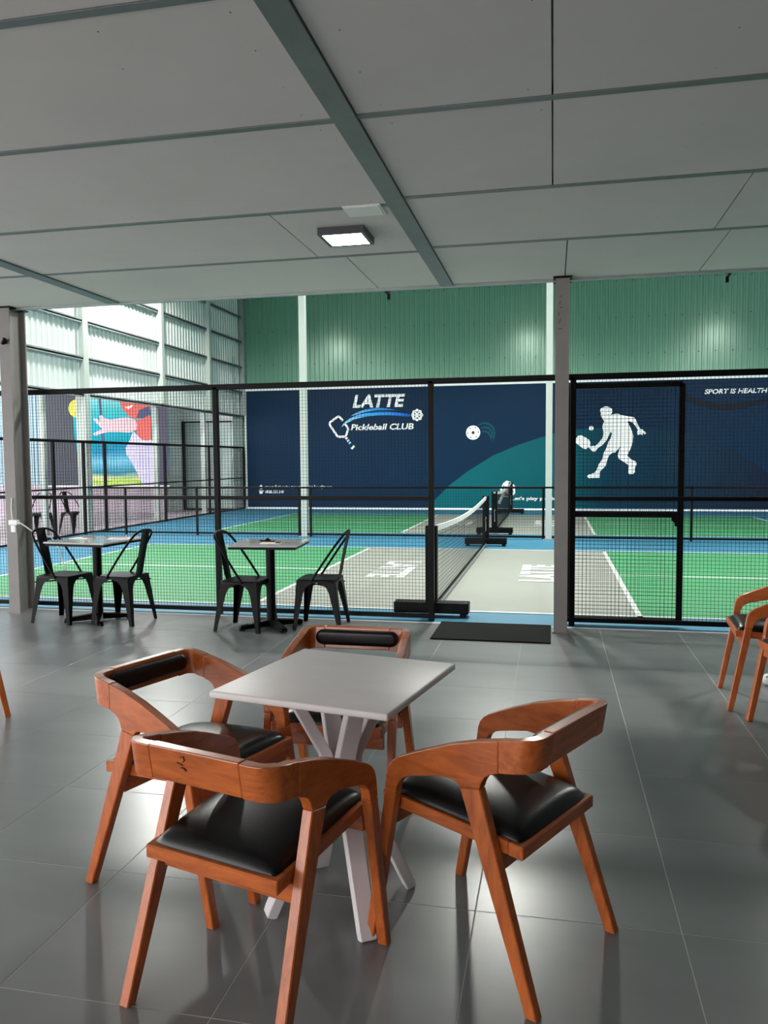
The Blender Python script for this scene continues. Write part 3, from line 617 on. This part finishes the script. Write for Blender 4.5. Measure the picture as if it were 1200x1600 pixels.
def make_armchair(label):
    t = thing('wooden_armchair', label, 'chair', group='wooden armchairs with black leather seats')
    for s in (-1, 1):
        n_ = len(ARM_POLY)
        MB().add([(s * (arm_x(y) - d), y, z) for d in (0, TH) for y, z in ARM_POLY], [tuple(range(n_)), tuple(reversed(range(n_, 2 * n_)))] + [(i, i + n_, (i + 1) % n_ + n_, (i + 1) % n_) for i in range(n_)]).build('armrest', 'wood_long', t, bevel=.003, seg=2, smooth=.3)
        corner_mesh(s).build('back_corner', 'wood_cross', t, bevel=.003, seg=2, smooth=.3)
        leg4([((arm_x(.206)), .206, .4845), ((arm_x(.166)), .166, .4845), (.258, .261, 0), (.258, .291, 0)], s).build('leg', 'wood_up', t, bevel=.003, seg=1)
        leg4([((arm_x(-.05)), -.050, .5555), ((arm_x(-.112)), -.112, .5655), (.262, -.297, 0), (.262, -.263, 0)], s).build('leg', 'wood_up', t, bevel=.003, seg=1)
    xb = XO - RB - .0352
    mb = MB(); zt, zb = .731, .637
    q = [(YO + lean(zb), zb), (YO + lean(zt), zt), (YO + TH + lean(zt), zt), (YO + TH + lean(zb), zb)]
    mb.prism(q, -xb, xb, 'x'); mb.build('back_board', 'wood_cross', t, bevel=.004, seg=2)
    # padded capsule on the inside of the back
    cap = [(a, b) for a, b in arc(.150, 0, .033, -90, 90, 10)] + [(a, b) for a, b in arc(-.150, 0, .033, 90, 270, 10)]
    mb = MB(); rings = []
    for d, f in ((.0, 1.0), (.010, 1.0), (.017, .92), (.021, .72), (.022, .45)):
        rings.append([((a - math.copysign(.150, a)) * f + math.copysign(.150, a), YO + TH + lean(.685) + d, .686 + b * f) for a, b in cap])
    n = len(cap); vs = [p for r in rings for p in r]
    fs = [(i * n + k, i * n + (k + 1) % n, (i + 1) * n + (k + 1) % n, (i + 1) * n + k) for i in range(len(rings) - 1) for k in range(n)]
    fs += [tuple(range(n)), tuple(range((len(rings) - 1) * n, len(rings) * n))]
    mb.add(vs, fs).build('back_pad', 'leather', t, smooth=1.0)
    # seat: tilted wooden frame
    zs = lambda y: .427 + (y + .229) * .075
    sy0, sy1, sx = -.229, .25, .2155
    sfm = bpy.data.objects.new('seat_frame', None); COL.objects.link(sfm); sfm.parent = t; sfm.empty_display_size = .05
    def rail(x0, x1, y0, y1, m_, h=.037):
        mb = MB(); mb.add([(x, y, zs(y) - h * (1 - k)) for k in (0, 1) for y in (y0, y1) for x in (x0, x1)], [(0, 2, 3, 1), (4, 5, 7, 6), (0, 1, 5, 4), (2, 6, 7, 3), (0, 4, 6, 2), (1, 3, 7, 5)])
        return mb.build('seat_rail', m_, sfm, bevel=.003, seg=1)
    rail(-sx, sx, sy0, sy0 + .045, 'wood_cross'); rail(-sx, sx, sy1 - .045, sy1, 'wood_cross')
    rail(-sx, -sx + .04, sy0 + .0455, sy1 - .0455, 'wood_long'); rail(sx - .04, sx, sy0 + .0455, sy1 - .0455, 'wood_long')
    # leather cushion: pillow with pinched corners
    n = 18; mb = MB(); cx, cy = .202, (sy1 - sy0) / 2 - .012; ym = (sy0 + sy1) / 2
    def pt(i, j, top):
        u, v = 2 * i / n - 1, 2 * j / n - 1
        su, sv = math.copysign(abs(u) ** .75, u), math.copysign(abs(v) ** .75, v)
        ed = max(abs(su), abs(sv)); k = 1 - .018 * (1 - (1 - abs(su) ** 6)) * 0
        h = ((1 - abs(su) ** 3.2) * (1 - abs(sv) ** 3.2)) ** .42
        bul = 1 - .028 * (abs(u * v)) ** 6
        x, y = su * cx * bul, ym + sv * cy * bul
        return (x, y, zs(y) + (.004 + .046 * h if top else .0005))
    vs = [pt(i, j, 1) for j in range(n + 1) for i in range(n + 1)]
    fs = [(j * (n + 1) + i, j * (n + 1) + i + 1, (j + 1) * (n + 1) + i + 1, (j + 1) * (n + 1) + i) for j in range(n) for i in range(n)]
    rim = [i for i in range(n + 1)] + [(n + 1) * j + n for j in range(1, n + 1)] + [(n + 1) * n + i for i in range(n - 1, -1, -1)] + [(n + 1) * j for j in range(n - 1, 0, -1)]
    base = len(vs); vs += [(vs[i][0], vs[i][1], zs(vs[i][1]) + .0005) for i in rim]; m_ = len(rim)
    fs += [(rim[k], base + k, base + (k + 1) % m_, rim[(k + 1) % m_]) for k in range(m_)] + [tuple(base + k for k in range(m_))]
    mb.add(vs, fs).build('seat_cushion', 'leather', t, smooth=1.2)
    # cross rails under the seat, legs to legs
    for y, z0, z1 in ((-.148, .335, .388), (.208, .372, .425)):
        MB().box(-.2155, .2155, y - .011, y + .011, z0, z1).build('stretcher', 'wood_cross', t, bevel=.002, seg=1)
    return t
def put(o, x, y, th, label):
    o.location = (x, y, 0); o.rotation_euler = (0, 0, th - math.pi / 2); o['label'] = label
chA = make_armchair('')
put(chA, -.7973, 2.0592, 1.2942, 'wooden armchair with dark scribble on its back, nearest the camera')
chairs = [(-.176, 2.364, 2.6627, 'wooden armchair at the right side of the white table'),
          (-1.2165, 2.5494, -.3227, 'wooden armchair at the left side of the white table'),
          (-.828, 3.06, -1.575, 'wooden armchair behind the white table, facing the camera'),
          (1.298, 5.03, math.radians(175.4), 'wooden armchair cut off by the right edge, nearer the fence'),
          (1.375, 4.433, math.radians(188), 'wooden armchair cut off by the right edge, nearer the camera'),
          (-3.42, 3.88, math.radians(50), 'wooden armchair at the left edge, only a leg in view')]
for x, y, th, lab in chairs:
    c = copy_tree(chA); put(c, x, y, th, lab)
# ink scribble on the outside of the near chair's back
ik = MB()
for pts in ([(-.004, .019), (.006, .022), (.008, .014), (.003, .009)], [(-.014, .006), (-.006, .005), (.002, .002)], [(-.004, -.004), (.004, -.004), (.010, -.010)]):
    for a, b in zip(pts[:-1], pts[1:]):
        ik.bar(Vector((a[0] * 1.2 - .035, YO + lean(.695 + a[1]) - .0006, .690 + a[1] * 1.2)), Vector((b[0] * 1.2 - .035, YO + lean(.695 + b[1]) - .0006, .690 + b[1] * 1.2)), .0035, .002, Vector((0, 1, 0)))
ik.build('ink_scribble', 'ink', chA)

# ================================================================== WHITE CAFE TABLE
wt = thing('cafe_table', 'square white wooden cafe table with splayed branching legs', 'table', (-.676, 2.462, 0), math.radians(-11.5))
MB().box(-.298, .298, -.298, .298, .730, .752).build('table_top', 'table_white', wt, bevel=.006, seg=3, smooth=.6)
MB().box(-.13, .13, -.13, .13, .716, .730).build('top_plate', 'leg_white', wt)
for k in range(4):
    a = math.radians(45 + 90 * k); d = Vector((math.cos(a), math.sin(a), 0)); sd = Vector((-d.y, d.x, 0))
    st = [(d * .243 + Vector((0, 0, .0)), .052, .034), (d * .235 + Vector((0, 0, .02)), .055, .036), (d * .075 + Vector((0, 0, .36)), .060, .036), (d * .045 + Vector((0, 0, .44)), .062, .036), (d * .050 + Vector((0, 0, .50)), .062, .036), (d * .165 + Vector((0, 0, .7155)), .055, .036)]
    MB().loft([(p + Vector((0, 0, 0)), w_, t_) for p, w_, t_ in st], sd).build('leg', 'leg_white', wt, bevel=.003, seg=1)

# ================================================================== BLACK METAL CHAIRS
def make_metal_chair(label):
    t = thing('metal_chair', label, 'chair', group='black sheet metal bistro chairs')
    hx, yf, yr, zs = .172, .178, -.168, .435
    # seat pan
    mb = MB(); n = 10
    out = [(hx - .04, yf), ] 
    pl = arc(hx - .05, yf - .05, .05, 0, 90, 4) + arc(-hx + .05, yf - .05, .05, 90, 180, 4) + arc(-hx + .035, yr + .035, .035, 180, 270, 4) + arc(hx - .035, yr + .035, .035, 270, 360, 4)
    m_ = len(pl); vs = []
    for f, z in ((1.0, zs - .028), (1.0, zs - .006), (.975, zs), (.85, zs - .002), (.5, zs - .008), (.12, zs - .010)):
        vs += [(x * f, y * f + .005 * (1 - f), z) for x, y in pl]
    fs = [(i * m_ + k, i * m_ + (k + 1) % m_, (i + 1) * m_ + (k + 1) % m_, (i + 1) * m_ + k) for i in range(5) for k in range(m_)] + [tuple(range(5 * m_, 6 * m_))]
    mb.add(vs, fs); mb.add([(x * .97, y * .97, zs - .027) for x, y in pl], [tuple(range(m_))]); mb.build('seat', 'black_chair', t, smooth=.7)
    # four pressed legs: two flanges each, arched towards the apron
    for sx in (-1, 1):
        for sy in (-1, 1):
            tx, ty = sx * (hx - .004), (yf if sy > 0 else yr) - sy * .004
            fx, fy = sx * .200, (.205 if sy > 0 else -.222)
            mb = MB(); Z = [.430, .405, .385, .36, .32, .26, .16, .05, .0]; Wd = [.165, .150, .105, .082, .068, .060, .048, .034, .032]
            for ax in (0, 1):
                ring = []
                for z, w_ in zip(Z, Wd):
                    f = 1 - z / .43; px, py = tx + (fx - tx) * f, ty + (fy - ty) * f
                    w2 = w_ if z < .4 else min(w_, .165)
                    q = (px - sx * w2, py) if ax == 0 else (px, py - sy * w2)
                    off = (0, -sy * .005) if ax == 0 else (-sx * .005, 0)
                    ring.append([(px, py, z), (q[0], q[1], z), (q[0] + off[0], q[1] + off[1], z), (px + off[0], py + off[1], z)])
                vs = [p for r in ring for p in r]; nn = len(ring)
                fs = [(4 * i + k, 4 * i + (k + 1) % 4, 4 * i + 4 + (k + 1) % 4, 4 * i + 4 + k) for i in range(nn - 1) for k in range(4)] + [(0, 1, 2, 3), tuple(4 * (nn - 1) + k for k in (3, 2, 1, 0))]
                mb.add(vs, fs)
            mb.build('leg', 'black_chair', t, smooth=.6)
    # hoop of the back
    pts = []
    def bz(p0, p1, p2, p3, n):
        return [tuple(sum(c * q[k] for c, q in zip(((1 - u) ** 3, 3 * u * (1 - u) ** 2, 3 * u * u * (1 - u), u ** 3), (p0, p1, p2, p3))) for k in range(3)) for u in [i / n for i in range(n + 1)]]
    left = bz((-.178, .045, .420), (-.182, -.03, .53), (-.176, -.165, .73), (-.140, -.222, .800), 9)
    top = bz((-.140, -.222, .800), (-.105, -.262, .862), (.105, -.262, .862), (.140, -.222, .800), 10)
    right = [(-x, y, z) for x, y, z in reversed(left)]
    MB().tube(left + top[1:] + right[1:], .0105, 7).build('back_hoop', 'black_chair', t, smooth=1.2)
    # splat
    mb = MB(); st = [(.050, -.160, .425), (.052, -.178, .50), (.054, -.196, .60), (.056, -.218, .70), (.058, -.240, .80), (.058, -.250, .842)]
    vs = []
    for hw, y, z in st: vs += [(-hw, y - .004, z), (-hw * .5, y + .004, z), (hw * .5, y + .004, z), (hw, y - .004, z), (hw, y - .010, z), (hw * .5, y - .002, z), (-hw * .5, y - .002, z), (-hw, y - .010, z)]
    fs = [(8 * i + k, 8 * i + (k + 1) % 8, 8 * i + 8 + (k + 1) % 8, 8 * i + 8 + k) for i in range(len(st) - 1) for k in range(8)] + [tuple(range(8)), tuple(range(8 * len(st) - 8, 8 * len(st)))]
    mb.add(vs, fs).build('back_splat', 'black_chair', t, smooth=.8)
    MB().tube([(-.172, .178, .375), (.178, -.180, .375)], .006, 6).build('brace', 'black_chair', t)
    MB().tube([(.172, .178, .363), (-.178, -.180, .363)], .006, 6).build('brace', 'black_chair', t)
    return t
mc = make_metal_chair(''); put(mc, -4.395, 6.50, math.radians(-6), 'black metal chair beside the left column, under the cable')
for x, y, th, lab in ((-3.835, 6.545, math.radians(176), 'black metal chair right of the pale-topped table by the left column'),
                      (-2.605, 6.465, math.radians(-4), 'black metal chair left of the stone-topped table mid fence'),
                      (-1.99, 6.66, math.radians(183), 'black metal chair right of the stone-topped table, nearest the entrance'),
                      (-10.18, 14.3, math.radians(-80), 'far black metal chair in the side yard, left of the pair'),
                      (-9.72, 14.75, math.radians(-15), 'far black metal chair in the side yard, right of the pair')):
    c = copy_tree(mc); put(c, x, y, th, lab)
    if 'far' in lab: c['group'] = 'black chairs in the side yard'

# ================================================================== BISTRO TABLES
def bistro(label, x, y, rz, size, star, top_m):
    t = thing('bistro_table', label, 'table', (x, y, 0), rz)
    h = size / 2
    MB().box(-h, h, -h, h, .735, .750).build('table_top', top_m, t, bevel=.004)
    MB().box(-h + .012, h - .012, -h + .012, h - .012, .715, .7345).build('top_underside', 'black_steel', t)
    MB().lathe([(.043, .03), (.040, .06), (.040, .70), (.075, .715)], 20).build('pole', 'black_steel', t, smooth=.6)
    for k in range(4):
        a = math.radians(star + 90 * k); d = Vector((math.cos(a), math.sin(a), 0)); sd = Vector((-d.y, d.x, 0))
        MB().loft([(d * .02 + Vector((0, 0, .045)), .07, .06), (d * .27 + Vector((0, 0, .028)), .055, .035), (d * .29 + Vector((0, 0, .024)), .055, .03)], sd).build('foot', 'black_steel', t, bevel=.004, seg=1)
        MB().box(d.x * .27 - .02, d.x * .27 + .02, d.y * .27 - .02, d.y * .27 + .02, 0, .02).build('glide', 'black_steel', t)
    return t
bistro('black pedestal table with pale glossy top by the left column', -4.09, 6.55, math.radians(-6), .64, 40, 'table_stone')
bistro('black pedestal table with grey stone top near mid fence', -2.405, 6.53, math.radians(6), .60, 36, 'table_stone')
# things lying on the tables
kb = thing('key_bunch', 'small bunch of dark keys on the grey stone table top', 'keys', (-2.45, 6.60, .7505))
MB().tube([(.012 * math.cos(t), .012 * math.sin(t), .012) for t in [k * math.pi / 5 for k in range(10)]], .003, 6, True).build('ring', 'black_steel', kb)
MB().box(-.075, -.005, -.012, .012, 0, .010).build('key', 'black_steel', kb, bevel=.003)
MB().box(.01, .07, -.03, -.012, 0, .007).build('key', 'black_steel', kb)
MB().lathe([(.022, 0), (.026, .012), (.016, .026), (.004, .030)], 12).build('fob', 'black_steel', kb, smooth=.8)
cd = thing('paper_card', 'pale folded card on the grey stone table top', 'card', (-2.36, 6.42, .7505), .15)
MB().box(-.085, .085, -.05, .05, 0, .004).build('leaf', 'paper', cd); MB().box(.045, .085, -.03, .03, .004, .008).build('clip', 'black_steel', cd)
bk = thing('folded_leaflet', 'dark edged leaflet on the pale glossy table top', 'leaflet', (-4.27, 6.60, .7505), -.1)
MB().box(-.10, .10, -.06, .06, 0, .005).build('leaf', 'paper', bk); MB().box(-.02, .10, .03, .06, .005, .012).build('spine', 'lamp_dark', bk)
rc = thing('menu_card', 'white and red menu card on the pale glossy table top', 'menu', (-3.90, 6.62, .7505), .2)
MB().box(-.10, .10, -.07, .07, 0, .003).build('leaf', 'plastic_white', rc); MB().box(-.06, .08, -.04, .04, .003, .004).build('red_print', 'card_red', rc)

# ================================================================== SMALLER THINGS
mt = thing('door_mat', 'black studded rubber mat at the court entrance', 'mat', (-.49, 6.645, 0))
MB().box(-.48, .48, -.335, .335, 0, .010).build('pad', 'rubber', mt, bevel=.004)
for a in ((-.48, .48, -.335, -.322), (-.48, .48, .322, .335)): MB().box(a[0], a[1], a[2], a[3], .010, .013).build('lip', 'rubber', mt)
lp = thing('ceiling_lamp', 'square LED panel lamp lit on the lounge ceiling', 'lamp', (-1.325, 5.115, ZC - .001))
m = MB(); h, i = .152, .128
for a in ((-h, h, -h, -i), (-h, h, i, h), (-h, -i, -i, i), (i, h, -i, i)): m.box(*a, -.045, 0)
m.build('frame', 'lamp_dark', lp); MB().box(-i, i, -i, i, -.043, -.01).build('diffuser', 'lens_led', lp)
vp = thing('ceiling_patch', 'white square cover plate on the ceiling beside the lit lamp', 'cover plate', (-1.10, 4.68, ZC - .001))
MB().box(-.115, .115, -.10, .10, -.006, 0).build('plate', 'plastic_white', vp, bevel=.002)
MB().box(-.10, .10, -.085, .085, -.009, -.006).build('cover', 'plastic_white', vp)
so = thing('power_socket', 'white power socket box on the left steel column', 'socket', (-5.045, 6.714, .885))
MB().box(-.05, .045, -.045, 0, -.025, .025).build('plug', 'plastic_white', so, bevel=.006); MB().box(-.045, .005, -.02, 0, -.095, -.028).build('socket_box', 'plastic_white', so, bevel=.004)
cb = MB().tube([(-5.00, 6.68, .885), (-4.95, 6.66, .88), (-4.90, 6.66, .85), (-4.84, 6.68, .80), (-4.78, 6.72, .775), (-4.70, 6.76, .74), (-4.63, 6.80, .60), (-4.59, 6.83, .30), (-4.585, 6.84, .06), (-4.58, 6.85, .008)], .006, 7).build('power_cable', 'cable_white', smooth=1)
tag(cb, 'white cable looping from the socket over a metal chair', 'cable')
cb = MB().tube([(-5.075, 6.708, 1.12), (-5.08, 6.706, 1.02), (-5.072, 6.70, .94), (-5.07, 6.70, .91)], .006, 7).build('power_cable', 'cable_white', smooth=1)
tag(cb, 'short white cable running down into the socket', 'cable')
wc = thing('column_fitting', 'small black fitting high on the left steel column', 'fitting', (-5.085, 6.717, 2.60))
MB().box(-.012, .012, -.02, 0, -.02, .02).build('bracket', 'black_steel', wc); MB().tube([(-.01, -.03, -.02), (.03, -.05, .02)], .018, 10).build('head', 'black_steel', wc, smooth=1)
# perforated ball by the right-hand chairs
bl = thing('pickleball', 'white perforated ball on the floor behind the right-hand chairs', 'ball', (1.352, 5.40, .037))
m = MB(); n = 16; vs = []; fs = []
m.lathe([(.037 * math.sin(math.pi * max(.02, k / 14)), -.037 * math.cos(math.pi * k / 14)) for k in range(15)], 20); m.build('shell', 'plastic_white', bl, smooth=2)
for k in range(9):
    a = 2.4 * k; z = -.8 + 1.6 * k / 8; r = math.sqrt(1 - z * z); d = Vector((r * math.cos(a), r * math.sin(a), z))
    u = d.orthogonal().normalized(); v = d.cross(u)
    MB().add([d * .0374 + (u * math.cos(t) + v * math.sin(t)) * .005 for t in [q * math.pi / 4 for q in range(8)]], [tuple(range(8))]).build('hole', 'print_black', bl, fix=False)

# ================================================================== HALL LAMPS (their light shines from inside the reflector)
def high_bay(x, y, z, label):
    t = thing('high_bay_lamp', label, 'lamp', (x, y, z), group='high bay lamps under the hall roof')
    MB().lathe([(.30, -.02), (.29, .02), (.16, .16), (.08, .20), (.08, .30)], 24).build('reflector', 'galv', t, smooth=.6)
    MB().lathe([(.27, -.03), (.27, -.021)], 24).build('lens', 'lens_bay', t)
    MB().tube([(0, 0, .30), (0, 0, HZ - z - .002)], .012, 6).build('hanger', 'black_steel', t)
    li = bpy.data.lights.new('high_bay_light', 'SPOT'); li.energy = LAMP_W; li.spot_size = math.radians(168); li.spot_blend = .30
    li.shadow_soft_size = .22; li.color = (1.0, 1.0, .95)
    lo = bpy.data.objects.new('high_bay_light', li); COL.objects.link(lo); lo.parent = t; lo.location = (0, 0, -.06)
for x, y, z, lab in ((-8.3, 15.6, 6.2, 'over the left end of the farther court'), (-.95, 14.9, 6.3, 'over the gap between the two nets'), (5.8, 14.9, 6.3, 'over the right end of the farther court'),
                     (-8.0, 10.0, 6.3, 'over the left end of the nearer court'), (-.95, 9.6, 6.3, 'over the net of the nearer court'), (5.8, 9.6, 6.3, 'over the right end of the nearer court')):
    high_bay(x, y, z, 'round high bay lamp ' + lab)
